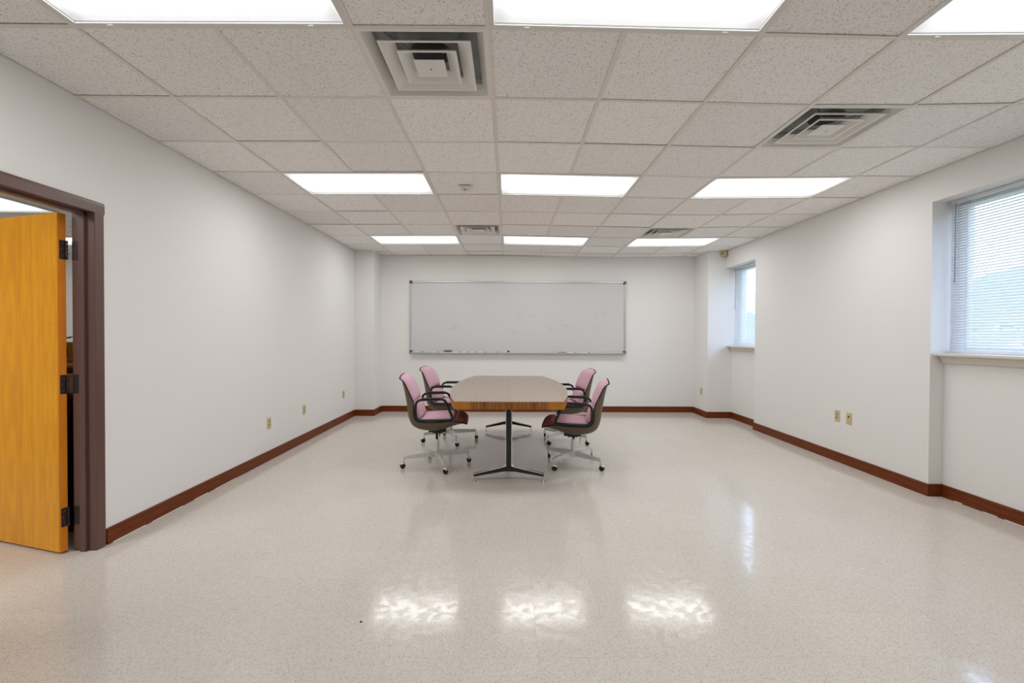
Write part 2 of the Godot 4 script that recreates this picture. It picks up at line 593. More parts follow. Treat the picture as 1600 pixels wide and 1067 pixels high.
# ------------------------------------------------------------------ room shell
func make_shell() -> void:
	var s := S()
	# floor tiles
	var fl := thing("floor", "pale mottled vinyl tile floor with a waxed shine", "", Vector3.ZERO, 0, "", "structure")
	bx(s, Vector3(XL, -0.2, ZB), Vector3(XO, -0.0035, ZF))
	obj("subfloor", s, M.subfloor, fl)
	var F := 0.3048
	var cells := []
	for i in range(-10, 13):
		for j in range(-8, 21):
			var x0 := maxf(0.1265 + i * F, XL)
			var x1 := minf(0.1265 + (i + 1) * F, XC)
			var z0 := -2.159 - j * F
			var z1 := maxf(z0 - F, ZB)
			z0 = minf(z0, ZF)
			if x1 - x0 < 0.01 or z0 - z1 < 0.01: continue
			var cx := (x0 + x1) / 2
			var cz := (z0 + z1) / 2
			var seen := cz < -1.55 and absf(cx) < -cz * 1.22 + 0.25
			cells.append({"x0": x0, "x1": x1, "z0": z0, "z1": z1, "d": cz * cz + cx * cx * 0.3 + (0.0 if seen else 1000.0)})
	cells.sort_custom(func(a, b): return a.d < b.d)
	var whole := {}
	rng.seed = 77
	var rest := S()
	var gap := 0.0002
	for n in cells.size():
		var c: Dictionary = cells[n]
		var w: float = c.x1 - c.x0
		var d: float = c.z0 - c.z1
		var pick := rng.randi() % 5
		var tilt := Vector2(rng.randfn(0, 0.00035), rng.randfn(0, 0.00035))
		if n < 300:
			var key := "%.3f %.3f" % [w, d]
			if not whole.has(key):
				s = S()
				cbx(s, Vector3(w - gap, 0.003, d - gap), 0.0002)
				s.generate_normals()
				whole[key] = s.commit()
			var o := put("floor_tile", whole[key], M.floor[pick], fl)
			o.position = Vector3((c.x0 + c.x1) / 2, -0.0016, (c.z0 + c.z1) / 2)
			o.rotation = Vector3(tilt.x, 0, tilt.y)
		else:
			bx(rest, Vector3(c.x0 + gap, -0.003, c.z1 + gap), Vector3(c.x1 - gap, 0.0, c.z0 - gap))
	tag(obj("floor_tile_rest", rest, M.floor[0], fl), "", "", "", "stuff").remove_meta("label")
	# walls
	s = S()
	var WL := XL - 0.11
	bx(s, Vector3(WL, 0, ZB), Vector3(XL, TOP, -2.80))
	bx(s, Vector3(WL, 2.045, -2.80), Vector3(XL, TOP, -1.84))
	bx(s, Vector3(WL, 0, -1.84), Vector3(XL, TOP, ZF))
	var wl := obj("wall_left", s, M.wall)
	tag(wl, "white painted wall on the left, with the doorway", "", "", "structure")
	for q in [[1.791, 0.010, 0.004, 0.004], [1.772, 0.005, 0.006, 0.0], [1.724, 0.009, 0.003, 0.003], [1.716, 0.006, 0.003, -0.003], [1.655, 0.004, 0.005, 0.0], [1.635, 0.004, 0.006, 0.0]]:
		s = S()
		cbx(s, Vector3(0.0006, q[2], q[1]), 0.0002, Transform3D(Basis(), Vector3(XL + 0.0003, q[0], -3.064 + q[3])))
		obj("scuff_mark", s, M.scuff, wl)
	s = S()
	bx(s, Vector3(-8.2, 0, ZB - 0.15), Vector3(XO, TOP, ZB))
	var wb := obj("wall_back", s, M.wall)
	tag(wb, "white painted end wall behind the whiteboard", "", "", "structure")
	s = S()
	cbx(s, Vector3(0.311, TOP, 0.427), 0.003, Transform3D(Basis(), Vector3(-2.3215, TOP / 2, -7.6905)))
	obj("pillar", s, M.wall, wb)
	s = S()
	bx(s, Vector3(3.173, 0, ZB), Vector3(XO, TOP, -7.36))
	obj("pillar", s, M.wall, wb)
	s = S()
	bx(s, Vector3(XR, 0, -6.465), Vector3(XO, TOP, -3.763))
	bx(s, Vector3(XR, 0, -2.56), Vector3(XO, TOP, ZF))
	for q in [[-3.763, -2.56, 1.150, 2.402], [-7.36, -6.465, 1.135, 2.388]]:
		bx(s, Vector3(XC, 0, q[0]), Vector3(XO, q[2], q[1]))
		bx(s, Vector3(XR, q[3], q[0]), Vector3(XO, TOP, q[1]))
	tag(obj("wall_right", s, M.wall), "white painted wall on the right with two recessed windows", "", "", "structure")
	s = S()
	bx(s, Vector3(-8.2, 0, ZF), Vector3(XO, TOP, ZF + 0.15))
	tag(obj("wall_front", s, M.wall), "white painted wall behind the camera", "", "", "structure")
	# baseboards
	var bh := 0.098
	var bt := 0.013
	var prof := PackedVector2Array([Vector2(0, 0), Vector2(bt + 0.004, 0), Vector2(bt + 0.003, 0.012), Vector2(bt, 0.02), Vector2(bt, bh - 0.012), Vector2(bt - 0.004, bh - 0.003), Vector2(bt - 0.008, bh), Vector2(0, bh)])
	var board := func(parent: Node, a: Vector2, b: Vector2, n: Vector2):     # a, b in (x, z); n points into the room
		var st := S()
		var dir := (b - a).normalized()
		prism(st, prof, func(p: Vector2, d: float):
			var g := a + dir * d + n * p.x
			return Vector3(g.x, p.y, g.y), 0.0, (b - a).length())
		obj("board", st, M.base, parent)
	var bl := thing("baseboard_left", "brown wood baseboard along the left wall", "", Vector3.ZERO, 0, "", "structure")
	board.call(bl, Vector2(XL, -7.477), Vector2(XL, -2.862), Vector2(1, 0))
	board.call(bl, Vector2(XL, -1.775), Vector2(XL, ZF), Vector2(1, 0))
	for q in [[-3.02, 0.26, 0.006], [-3.36, 0.30, 0.004], [-3.72, 0.16, 0.005], [-4.05, 0.30, 0.003]]:
		s = S()
		cbx(s, Vector3(0.007, q[2], q[1]), 0.0012, Transform3D(Basis(), Vector3(XL + 0.0212, q[2] / 2, q[0])))
		obj("loose_toe_strip", s, M.sill, bl)
	var bb := thing("baseboard_back", "brown wood baseboard along the end wall and its corner pillars", "", Vector3.ZERO, 0, "", "structure")
	board.call(bb, Vector2(XL + 0.017, -7.477), Vector2(-2.166 + bt, -7.477), Vector2(0, 1))
	board.call(bb, Vector2(-2.166, -7.477), Vector2(-2.166, ZB), Vector2(1, 0))
	board.call(bb, Vector2(-2.166 + 0.017, ZB), Vector2(3.173 - 0.017, ZB), Vector2(0, 1))
	board.call(bb, Vector2(3.173, ZB), Vector2(3.173, -7.36), Vector2(-1, 0))
	board.call(bb, Vector2(3.173 - bt, -7.36), Vector2(XC - 0.017, -7.36), Vector2(0, 1))
	var br := thing("baseboard_right", "brown wood baseboard along the right wall and into its window recesses", "", Vector3.ZERO, 0, "", "structure")
	board.call(br, Vector2(XC, -7.36), Vector2(XC, -6.465), Vector2(-1, 0))
	board.call(br, Vector2(XR, -6.465), Vector2(XR, -3.763 + bt), Vector2(-1, 0))
	board.call(br, Vector2(XR, -3.763), Vector2(XC - 0.017, -3.763), Vector2(0, 1))
	board.call(br, Vector2(XC, -3.763), Vector2(XC, -2.56), Vector2(-1, 0))
	for q in [[-3.60, 0.06, 0.006], [-3.36, 0.10, 0.005], [-3.18, 0.16, 0.006]]:
		s = S()
		cbx(s, Vector3(0.007, q[2], q[1]), 0.0012, Transform3D(Basis(), Vector3(XC - 0.0212, q[2] / 2, q[0])))
		obj("loose_toe_strip", s, M.sill, br)
	board.call(br, Vector2(XR, -2.56), Vector2(XR, ZF), Vector2(-1, 0))

# ------------------------------------------------------------------ doorway and the room beyond
func make_door() -> void:
	var d := thing("door_1", "open yellow oak door in a dark brown metal frame", "", Vector3.ZERO, 0, "", "structure")
	var x0 := -2.460       # room face of the frame
	var x1 := -2.595       # face on the far side
	var zj := -2.785
	# cross-section of a jamb: (x, distance from the opening plane into the wall; the stop stands out)
	var prof := PackedVector2Array([Vector2(x0, 0.0), Vector2(x0 - 0.003, -0.002), Vector2(-2.512, -0.002), Vector2(-2.512, -0.018), Vector2(-2.546, -0.018), Vector2(-2.546, -0.002), Vector2(x1, -0.002), Vector2(x1, 0.055), Vector2(XL - 0.113, 0.055), Vector2(XL - 0.113, 0.014), Vector2(XL + 0.001, 0.014), Vector2(XL + 0.001, 0.066), Vector2(x0 - 0.006, 0.066), Vector2(x0 - 0.001, 0.060), Vector2(x0, 0.050)])
	var s := S()
	prism(s, prof, func(p: Vector2, y: float): return Vector3(p.x, y, zj - p.y), 0.0, 2.022)
	obj("jamb", s, M.frame, d)
	s = S()
	prism(s, prof, func(p: Vector2, y: float): return Vector3(p.x, y, -1.855 + p.y), 0.0, 2.022)
	obj("jamb", s, M.frame, d)
	s = S()
	prism(s, prof, func(p: Vector2, z: float): return Vector3(p.x, 2.022 + p.y, z), zj - 0.066, -1.855 + 0.066)
	obj("head_jamb", s, M.frame, d)
	# leaf, opened 107 degrees into the far room
	var pin := Vector3(-2.612, 0, -2.770)
	var a := deg_to_rad(107.0)
	var b := Basis(Vector3(cos(a), 0, sin(a)), Vector3.UP, Vector3(-sin(a), 0, cos(a)))
	var tr := Transform3D(b, pin)
	# local axes: x = thickness (room face +), z = along the leaf
	s = S()
	cbx(s, Vector3(0.040, 1.993, 0.915), 0.0012, tr * Transform3D(Basis(), Vector3(0.025, 1.0085, 0.004 + 0.4605)))
	obj("leaf", s, M.door, d)
	s = S()
	cbx(s, Vector3(0.0398, 1.9925, 0.0012), 0.0003, tr * Transform3D(Basis(), Vector3(0.025, 1.0085, 0.0032)))
	obj("leaf_edge", s, M.door_edge, d)
	for y in [1.792, 1.0, 0.214]:
		s = S()
		# plate let into the edge of the leaf
		cbx(s, Vector3(0.034, 0.112, 0.0028), 0.0012, tr * Transform3D(Basis(), Vector3(0.021, y, 0.0016)))
		# plate on the jamb
		cbx(s, Vector3(0.036, 0.112, 0.0028), 0.0012, Transform3D(Basis(), Vector3(-2.577, y, zj + 0.003)))
		var h := obj("hinge", s, M.hinge, d)
		for k in 5:
			var ks := S()
			lathe(ks, [Vector2(0.0, 0.0), Vector2(0.0065, 0.0), Vector2(0.0065, 0.020), Vector2(0.0, 0.020)], Transform3D(Basis(), pin + Vector3(0.003, y - 0.056 + k * 0.0227, 0.006)), 12)
			obj("knuckle", ks, M.hinge, h)
		for e in [-0.036, 0.0, 0.036]:
			var ks := S()
			cbx(ks, Vector3(0.007, 0.007, 0.0012), 0.0005, tr * Transform3D(Basis(), Vector3(0.024 + (0.006 if e == 0.0 else -0.003), y + e, -0.0003)))
			obj("screw", ks, M.screw, h)
	# handle on the leaf, out of the frame
	s = S()
	lathe(s, [Vector2(0.0, 0.0), Vector2(0.03, 0.0), Vector2(0.03, 0.006), Vector2(0.011, 0.01), Vector2(0.011, 0.035), Vector2(0.026, 0.045), Vector2(0.026, 0.06), Vector2(0.0, 0.068)], tr * Transform3D(Basis(Vector3(0, 0, 1), -PI / 2), Vector3(0.045, 0.98, 0.855)), 20)
	obj("knob", s, M.chrome, d)

	# the room beyond: floor, ceiling, far wall
	s = S()
	bx(s, Vector3(-8.2, -0.2, ZB), Vector3(XL - 0.0003, 0.0, ZF))
	tag(obj("floor", s, M.floor[0]), "vinyl floor of the room beyond the open door", "", "", "structure")
	s = S()
	bx(s, Vector3(-8.35, 0, ZB - 0.15), Vector3(-8.2, TOP, ZF + 0.15))
	tag(obj("wall_far_left", s, M.wall), "white wall of the room beyond the open door", "", "", "structure")
	var ce := thing("ceiling", "acoustic tile ceiling of the room beyond the open door", "", Vector3.ZERO, 0, "", "structure")
	s = S()
	bx(s, Vector3(-8.2, TOP, ZB), Vector3(XL - 0.11, TOP + 0.15, ZF))
	obj("roof_slab", s, M.slab, ce)
	s = S()
	bx(s, Vector3(-8.2, CE + 0.002, ZB), Vector3(XL - 0.11, CE + 0.02, ZF))
	obj("tile_field", s, M.tile[1], ce)
	for k in 9:
		s = S()
		var x := -3.13 - k * T
		bx(s, Vector3(x - 0.012, CE - 0.001, ZB), Vector3(x + 0.012, CE + 0.0019, -2.0))
		obj("main_runner", s, M.tee, ce)
	for k in 9:
		s = S()
		var z := -2.60 - k * T * 1.0
		bx(s, Vector3(-8.2, CE - 0.0015, z - 0.012), Vector3(XL - 0.12, CE + 0.0018, z + 0.012))
		obj("cross_tee", s, M.tee, ce)

func make_beyond() -> void:
	var wood := textured(wood_tex(Color(0.78, 0.63, 0.33), Color(0.68, 0.52, 0.25), 89, 9.0, true, 0.7, 128), 0.4, 0.6)
	var red := mat(Color(0.27, 0.055, 0.05), 0.3)
	var dark_red := mat(Color(0.20, 0.035, 0.03), 0.35)
	var ca := thing("low_cabinet", "dark red low cabinet close behind the open door", "cabinet", Vector3(-2.99, 0, -3.27))
	obj("cabinet_top", cb(Vector3(-0.36, 0.880, -0.26), Vector3(0.36, 0.905, 0.265), 0.004), red, ca)
	obj("body", cb(Vector3(-0.35, 0.06, -0.255), Vector3(0.35, 0.879, 0.245), 0.003), dark_red, ca)
	obj("plinth", cb(Vector3(-0.34, 0.0, -0.25), Vector3(0.34, 0.059, 0.22), 0.003), M.black, ca)
	for g in [-1.0, 1.0]:
		obj("door_panel", cb(Vector3(g * 0.004, 0.075, 0.246), Vector3(g * 0.345, 0.865, 0.260), 0.003), dark_red, ca)
	var pr := thing("printer", "white office machine with a black lid on the dark red cabinet", "printer", Vector3(-2.95, 0.9055, -3.155))
	obj("body", cb(Vector3(-0.18, 0, -0.13), Vector3(0.18, 0.138, 0.13), 0.010), M.white_plastic, pr)
	obj("lid", cb(Vector3(-0.18, 0.1385, -0.13), Vector3(0.18, 0.158, 0.13), 0.005), M.black, pr)
	var s := S()
	tube(s, [Vector3(-0.10, 0, 0), Vector3(-0.09, 0, 0), Vector3(0.09, 0, 0), Vector3(0.10, 0, 0)], 0.019, false, 14)
	var roll := obj("paper_roll", s, mat(Color(0.83, 0.63, 0.36), 0.7))
	roll.position = Vector3(-2.93, 0.9055 + 0.158 + 0.0193, -3.09)
	tag(roll, "tan roll lying on the black lid behind the open door", "roll")
	var hu := thing("wooden_box", "yellow wooden box at the back of the dark red cabinet", "box", Vector3(-3.15, 0.9055, -3.41))
	obj("box_body", cb(Vector3(-0.17, 0, -0.10), Vector3(0.17, 0.335, 0.10), 0.004), wood, hu)
	obj("lip", cb(Vector3(-0.17, 0.20, 0.101), Vector3(0.17, 0.212, 0.111), 0.002), wood, hu)
	for k in 3: obj("vent_slot", cb(Vector3(-0.01, 0.24 + k * 0.022, 0.1005), Vector3(0.03, 0.248 + k * 0.022, 0.103), 0.001), M.dark, hu)
	var sp := thing("dried_sprig", "dry brown leaf sprig on top of the yellow wooden box", "plant", Vector3(-3.24, 0.9055 + 0.3352, -3.36))
	for q in [[0.12, 0.03, 0.2], [0.10, 0.02, 0.9], [0.09, 0.04, -0.5]]:
		s = S()
		var e := Vector3(cos(q[2]) * q[0], q[1], sin(q[2]) * q[0])
		tube(s, [Vector3(-0.01, 0.004, 0), e * 0.5 + Vector3(0, 0.010, 0), e], 0.003, false, 6)
		obj("leaf", s, mat(Color(0.45, 0.33, 0.2), 0.8), sp)
	make_light(Vector3(-5.62, CE - 0.010, -4.91), "ceiling light glowing above the open oak door", "ceiling lights of the room beyond the door", 0.0, 1.1)
	make_light(Vector3(-6.45, CE - 0.010, -6.82), "distant ceiling light seen in the gap beside the door hinges", "ceiling lights of the room beyond the door", 0.0, 1.1)
	for z in [-1.35, -0.1]: make_light(Vector3(-3.7, CE - 0.010, z), "ceiling light of the room beyond, %s the doorway wall" % ("hidden just behind" if z < -1.0 else "farther back behind"), "ceiling lights of the room beyond the door", 0.0, 2.2)

# ------------------------------------------------------------------ windows
func make_window(n: int, z0: float, z1: float, y0: float, y1: float, wlabel: String, blabel: String) -> void:
	# z0 is the far side; opening z0..z1, sill top y0, head y1
	var w := thing("window_%d" % n, wlabel, "", Vector3.ZERO, 0, "", "structure")
	var xg := 3.70
	for e in [[Vector3(xg - 0.03, y0, z0), Vector3(xg + 0.03, y1, z0 + 0.075)], [Vector3(xg - 0.03, y0, z1 - 0.075), Vector3(xg + 0.03, y1, z1)], [Vector3(xg - 0.03, y0, z0 + 0.075), Vector3(xg + 0.03, y0 + 0.05, z1 - 0.075)], [Vector3(xg - 0.03, y1 - 0.05, z0 + 0.075), Vector3(xg + 0.03, y1, z1 - 0.075)]]:
		obj("window_frame", cb(e[0], e[1], 0.004), M.win_frame, w)
	var s := S()
	bx(s, Vector3(xg - 0.003, y0 + 0.05, z0 + 0.075), Vector3(xg + 0.003, y1 - 0.05, z1 - 0.075))
	obj("pane", s, M.glass, w)
	s = S()
	cbx(s, Vector3(0.24, 0.022, z1 - z0 - 0.02), 0.004, Transform3D(Basis(), Vector3(XR + 0.135, y0 - 0.011, (z0 + z1) / 2)))
	obj("sill", s, M.sill, w)
	s = S()
	prism(s, PackedVector2Array([Vector2(XC, y0 - 0.0225), Vector2(XC - 0.055, y0 - 0.0225), Vector2(XC - 0.050, y0 - 0.035), Vector2(XC - 0.028, y0 - 0.055), Vector2(XC - 0.022, y0 - 0.078), Vector2(XC, y0 - 0.078)]), func(p: Vector2, z: float): return Vector3(p.x, p.y, z), z0 + 0.012, z1 - 0.012)
	obj("apron", s, M.sill, w)
	# blind
	var xb := 3.598
	var b := thing("window_blind", blabel, "blind", Vector3(xb, y0, (z0 + z1) / 2), 0, "white mini blinds in the window recesses")
	var hl := (z1 - z0) / 2 - 0.018
	var H := y1 - y0
	obj("head_rail", cb(Vector3(-0.016, H - 0.028, -hl), Vector3(0.016, H - 0.002, hl), 0.002), M.slat, b)
	obj("bottom_rail", cb(Vector3(-0.013, 0.002, -hl), Vector3(0.013, 0.016, hl), 0.003), M.slat, b)
	var pitch := 0.0215
	var cnt := int((H - 0.05) / pitch)
	var st := S()
	var rows := []
	for side in 2:
		for k in 7:
			var kk := k if side == 0 else 6 - k
			var f := (kk / 6.0 - 0.5)
			var across := f * 0.0254
			var bow := 0.0022 * (1.0 - 4.0 * f * f) + (0.0003 if side == 0 else -0.0003)
			var tilt := deg_to_rad(45.0)
			# room edge is -x; room edge low
			var v := Vector3(across * cos(tilt) - bow * sin(tilt), across * sin(tilt) + bow * cos(tilt), 0)
			rows.append([v + Vector3(0, 0, -hl), v + Vector3(0, 0, hl)])
	rows.append(rows[0])
	sheet(st, rows)
	st.generate_normals()
	var slat := st.commit()
	for k in cnt:
		var o := put("slat", slat, M.slat, b)
		o.position.y = 0.026 + k * pitch
	for z in [-hl + 0.13, 0.0, hl - 0.13]:
		for x in [-0.013, 0.013]:
			var cs := S()
			tube(cs, [Vector3(x, 0.012, z), Vector3(x, H * 0.5, z), Vector3(x, H - 0.02, z)], 0.0009, false, 5)
			obj("ladder_cord", cs, M.cord, b)
	s = S()
	tube(s, [Vector3(-0.022, H - 0.03, -hl + 0.05), Vector3(-0.024, H - 0.4, -hl + 0.052), Vector3(-0.025, H * 0.46, -hl + 0.053)], 0.0035, false, 8)
	obj("tilt_wand", s, M.wand, b)

func make_outside() -> void:
	var s := S()
	var rows := []
	var hh := func(x: float, z: float) -> float:
		var d := sqrt(x * x + z * z)
		var ang := atan2(x, -z)
		return -0.45 + smoothstep(95.0, 160.0, d) * 3.2 + smoothstep(190.0, 420.0, d) * lerpf(16.0, 66.0, smoothstep(0.55, 1.15, ang)) * (0.9 + 0.12 * sin(ang * 17.0) + 0.06 * sin(ang * 41.0))
	for i in 60:
		var row := []
		for j in 50:
			var d := 4.5 + pow(i / 59.0, 1.8) * 520.0
			var ang := lerpf(0.15, 1.75, j / 49.0)
			var p := Vector3(4.0 + d * sin(ang), 0, -d * cos(ang))
			p.y = hh.call(p.x, p.z)
			row.append(p)
		rows.append(row)
	var near := rows.slice(0, 40)
	sheet(s, near)
	tag(obj("lawn", s, M.grass), "green lawn sloping up outside the windows", "lawn", "", "structure")
	s = S()
	sheet(s, rows.slice(39))
	tag(obj("hill", s, M.hill), "hazy wooded hill rising beyond the near window blind", "hill", "", "structure")
	s = S()
	rows = []
	for i in 8:
		var row := []
		for j in 20:
			var d := 30.0 + i * 3.0
			var ang := lerpf(0.3, 1.6, j / 19.0)
			var p := Vector3(4.0 + d * sin(ang), 0, -d * cos(ang))
			p.y = hh.call(p.x, p.z) + 0.06
			row.append(p)
		rows.append(row)
	sheet(s, rows)
	tag(obj("parking_lot", s, M.asphalt), "pale paved parking lot outside the near window", "parking lot", "", "structure")
	var body := PackedVector2Array([Vector2(-2.2, 0.35), Vector2(2.2, 0.35), Vector2(2.25, 0.75), Vector2(1.2, 0.95), Vector2(0.6, 1.45), Vector2(-1.3, 1.48), Vector2(-2.0, 1.0), Vector2(-2.25, 0.9)])
	var glass := PackedVector2Array([Vector2(0.95, 0.98), Vector2(0.5, 1.38), Vector2(-1.25, 1.40), Vector2(-1.75, 1.0)])
	for q in [[1548, 150.0, 0.808, "white", "white car parked up the slope, seen through the near blind"], [1571, 62.0, 0.818, "white", "white car in the parking lot, seen low through the near blind"], [1528, 158.0, 0.762, "red", "dark red car parked up the slope beside the white one"]]:
		var x: float = 4.0 + q[1] * sin(q[2])
		var z: float = -q[1] * cos(q[2])
		var t := thing("car", q[4], "car", Vector3(x, hh.call(x, z) + 0.02, z), -q[2] + 0.3, "cars parked outside")
		s = S()
		prism(s, body, func(p: Vector2, d: float): return Vector3(p.x, p.y, d), -0.88, 0.88)
		obj("body", s, M.car_white if q[3] == "white" else M.car_red, t)
		s = S()
		prism(s, glass, func(p: Vector2, d: float): return Vector3(p.x, p.y, d), -0.89, 0.89)
		obj("side_window", s, M.car_glass, t)
		for wx in [-1.4, 1.4]:
			for wz in [-0.8, 0.8]:
				s = S()
				lathe(s, [Vector2(0.0, -0.1), Vector2(0.33, -0.1), Vector2(0.33, 0.1), Vector2(0.0, 0.1)], Transform3D(Basis(Vector3(1, 0, 0), PI / 2), Vector3(wx, 0.33, wz)), 16)
				obj("wheel", s, M.rubber, t)

# ------------------------------------------------------------------ table
func make_table() -> void:
	var zc := -5.185
	var t := thing("conference_table", "boat-shaped wood conference table with chrome and black pedestals", "table", Vector3(0.008, 0, zc))
	var L := 1.265
	var hw := func(z: float) -> float: return 0.616 - 0.153 * (z / L) * (z / L)
	var outline := func(inset: float) -> PackedVector2Array:
		var p := PackedVector2Array()
		var n := 24
		for k in n + 1:
			var z: float = lerpf(L - inset, -L + inset, k / float(n))
			p.append(Vector2(hw.call(z) - inset, z))
		for k in n + 1:
			var z: float = lerpf(-L + inset, L - inset, k / float(n))
			p.append(Vector2(-hw.call(z) + inset, z))
		return p
	var up := func(p: Vector2, y: float): return Vector3(p.x, y, p.y)
	var s := S()
	prism(s, outline.call(0.0), up, 0.7355, 0.740)
	obj("table_top", s, M.table_top, t)
	s = S()
	prism(s, outline.call(0.022), up, 0.680, 0.735)
	obj("core", s, M.table_edge, t)
	# edge bands: a strip following the outline
	var band := func(pts: Array, m: Material):
		var st := S()
		for k in pts.size() - 1:
			var a: Vector2 = pts[k]
			var b: Vector2 = pts[k + 1]
			var na: Vector2 = -a.normalized() * 0.02
			var nb: Vector2 = -b.normalized() * 0.02
			var q := []
			for i in 8:
				var v: Vector2 = (b if i & 1 else a) + ((nb if i & 1 else na) if i & 4 else Vector2.ZERO)
				q.append(Vector3(v.x, 0.7352 if i & 2 else 0.672, v.y))
			hexa(st, q)
		obj("edge_band", st, m, t)
	for e in [1.0, -1.0]:
		var we: float = hw.call(L)
		band.call([Vector2(-we + 0.13, e * L), Vector2(0, e * L), Vector2(we - 0.13, e * L)], M.table_edge)
		for g in [1.0, -1.0]:
			band.call([Vector2(g * (we - 0.1295), e * L), Vector2(g * we, e * L)], M.table_corner)
		var side := []
		for k in 25: side.append(Vector2(e * hw.call(lerpf(L - 0.001, -L + 0.001, k / 24.0)), lerpf(L - 0.001, -L + 0.001, k / 24.0)))
		band.call(side, M.table_corner)
	# pedestals
	for e in [1.0, -1.0]:
		var z: float = 1.068 * e if e > 0 else -1.135
		s = S()
		tube(s, [Vector3(0, 0.10, z), Vector3(0, 0.3, z), Vector3(0, 0.665, z)], 0.026, false, 16, 0.016)
		var col := obj("column", s, M.black, t)
		for g in [-1.0, 1.0]:
			s = S()
			tube(s, [Vector3(g * 0.0245, 0.12, z + 0.004), Vector3(g * 0.0245, 0.4, z + 0.004), Vector3(g * 0.0245, 0.664, z + 0.004)], 0.0045, false, 8)
			obj("chrome_strip", s, M.chrome, col)
		obj("mounting_plate", cb(Vector3(-0.2, 0.666, z - 0.05), Vector3(0.2, 0.6795, z + 0.05), 0.002), M.black, t)
		for g in [-1.0, 1.0]:
			s = S()
			var poly := PackedVector2Array([Vector2(0, 0.093), Vector2(0.06, 0.090), Vector2(0.30, 0.048), Vector2(0.312, 0.052), Vector2(0.312, 0.066), Vector2(0.05, 0.128), Vector2(0, 0.142)])
			prism(s, poly, func(p: Vector2, d: float): return Vector3(p.x * g, p.y, z + d), -0.014, 0.014)
			var foot := obj("foot", s, M.black, t)
			s = S()
			var rail := PackedVector2Array([Vector2(0.02, 0.1425), Vector2(0.05, 0.1295), Vector2(0.312, 0.0668), Vector2(0.316, 0.072), Vector2(0.05, 0.137), Vector2(0.026, 0.152)])
			prism(s, rail, func(p: Vector2, d: float): return Vector3(p.x * g, p.y, z + d), -0.015, 0.015)
			obj("chrome_rail", s, M.chrome, foot)
			s = S()
			lathe(s, [Vector2(0.0, 0.0), Vector2(0.022, 0.0), Vector2(0.022, 0.004), Vector2(0.008, 0.008), Vector2(0.006, 0.010), Vector2(0.006, 0.055), Vector2(0.0, 0.055)], Transform3D(Basis(), Vector3(g * 0.306, 0.0, z)), 18)
			obj("glide", s, M.chrome, foot)

# ------------------------------------------------------------------ chairs
var CC := [Vector2(-.335, .912), Vector2(-.328, .860), Vector2(-.305, .760), Vector2(-.288, .660), Vector2(-.275, .580), Vector2(-.262, .500), Vector2(-.225, .425), Vector2(-.150, .383), Vector2(-.040, .368), Vector2(.080, .382), Vector2(.170, .415), Vector2(.250, .440), Vector2(.305, .447)]
var EE := [Vector2(-.340, .882), Vector2(-.292, .850), Vector2(-.250, .770), Vector2(-.203, .668), Vector2(-.198, .590), Vector2(-.193, .525), Vector2(-.165, .487), Vector2(-.120, .474), Vector2(-.020, .472), Vector2(.080, .477), Vector2(.170, .483), Vector2(.250, .468), Vector2(.300, .450)]
var II := [Vector2(-.318, .918), Vector2(-.258, .875), Vector2(-.207, .778), Vector2(-.168, .672), Vector2(-.142, .590), Vector2(-.128, .540), Vector2(-.100, .516), Vector2(-.050, .515), Vector2(.030, .521), Vector2(.110, .525), Vector2(.190, .523), Vector2(.265, .510), Vector2(.316, .466)]
var WW := [.165, .203, .221, .231, .236, .238, .238, .238, .238, .238, .236, .228, .208]
var chair_parts := {}

func shell_pt(x: float, t: float, deep: float) -> Vector3:   # x along the profile, t across -1..1, deep: 0 shell, 1 cushion face
	var c: Vector2 = spline(CC, x)
	var e: Vector2 = spline(EE, x)
	var i: Vector2 = spline(II, x)
	var w: float = spline(WW, x)
	var o := c.lerp(e, pow(absf(t), 3.0))
	var n := i.lerp(e, pow(absf(t), 7.0))
	var p := o.lerp(n, deep)
	var lat := w * (t * (1.45 - 0.45 * t * t) if deep < 0.5 else t * (1.25 - 0.25 * t * t))
	return Vector3(lat, p.y, -p.x)          # chair faces -z

func cushion(x0: float, x1: float) -> ArrayMesh:
	var s := S()
	var rows := []
	var nx := int((x1 - x0) * 6) + 4
	var nt := 22
	for i in nx + 1:
		var f := i / float(nx)
		var b := 1.0 - pow(absf(2.0 * f - 1.0), 7.0)
		var row := []
		for j in nt + 1:
			var t: float = lerpf(-0.99, 0.99, j / float(nt))
			var a := shell_pt(lerpf(x0, x1, f), t, 0.0)
			var c := shell_pt(lerpf(x0, x1, f), t, 1.0)
			row.append(a.lerp(c, lerpf(0.55, 1.0, sqrt(b))))
		for j in range(nt, -1, -1):
			var t: float = lerpf(-0.99, 0.99, j / float(nt))
			row.append(shell_pt(lerpf(x0, x1, f), t, 0.14) + (shell_pt(lerpf(x0, x1, f), t, 1.0) - shell_pt(lerpf(x0, x1, f), t, 0.0)) * 0.02)
		rows.append(row)
	sheet(s, rows, true)
	face(s, rows[0], (rows[1][3] + rows[1][nt + 5]) / 2.0)
	face(s, rows[nx], (rows[nx - 1][3] + rows[nx - 1][nt + 5]) / 2.0)
	s.generate_normals()
	return s.commit()

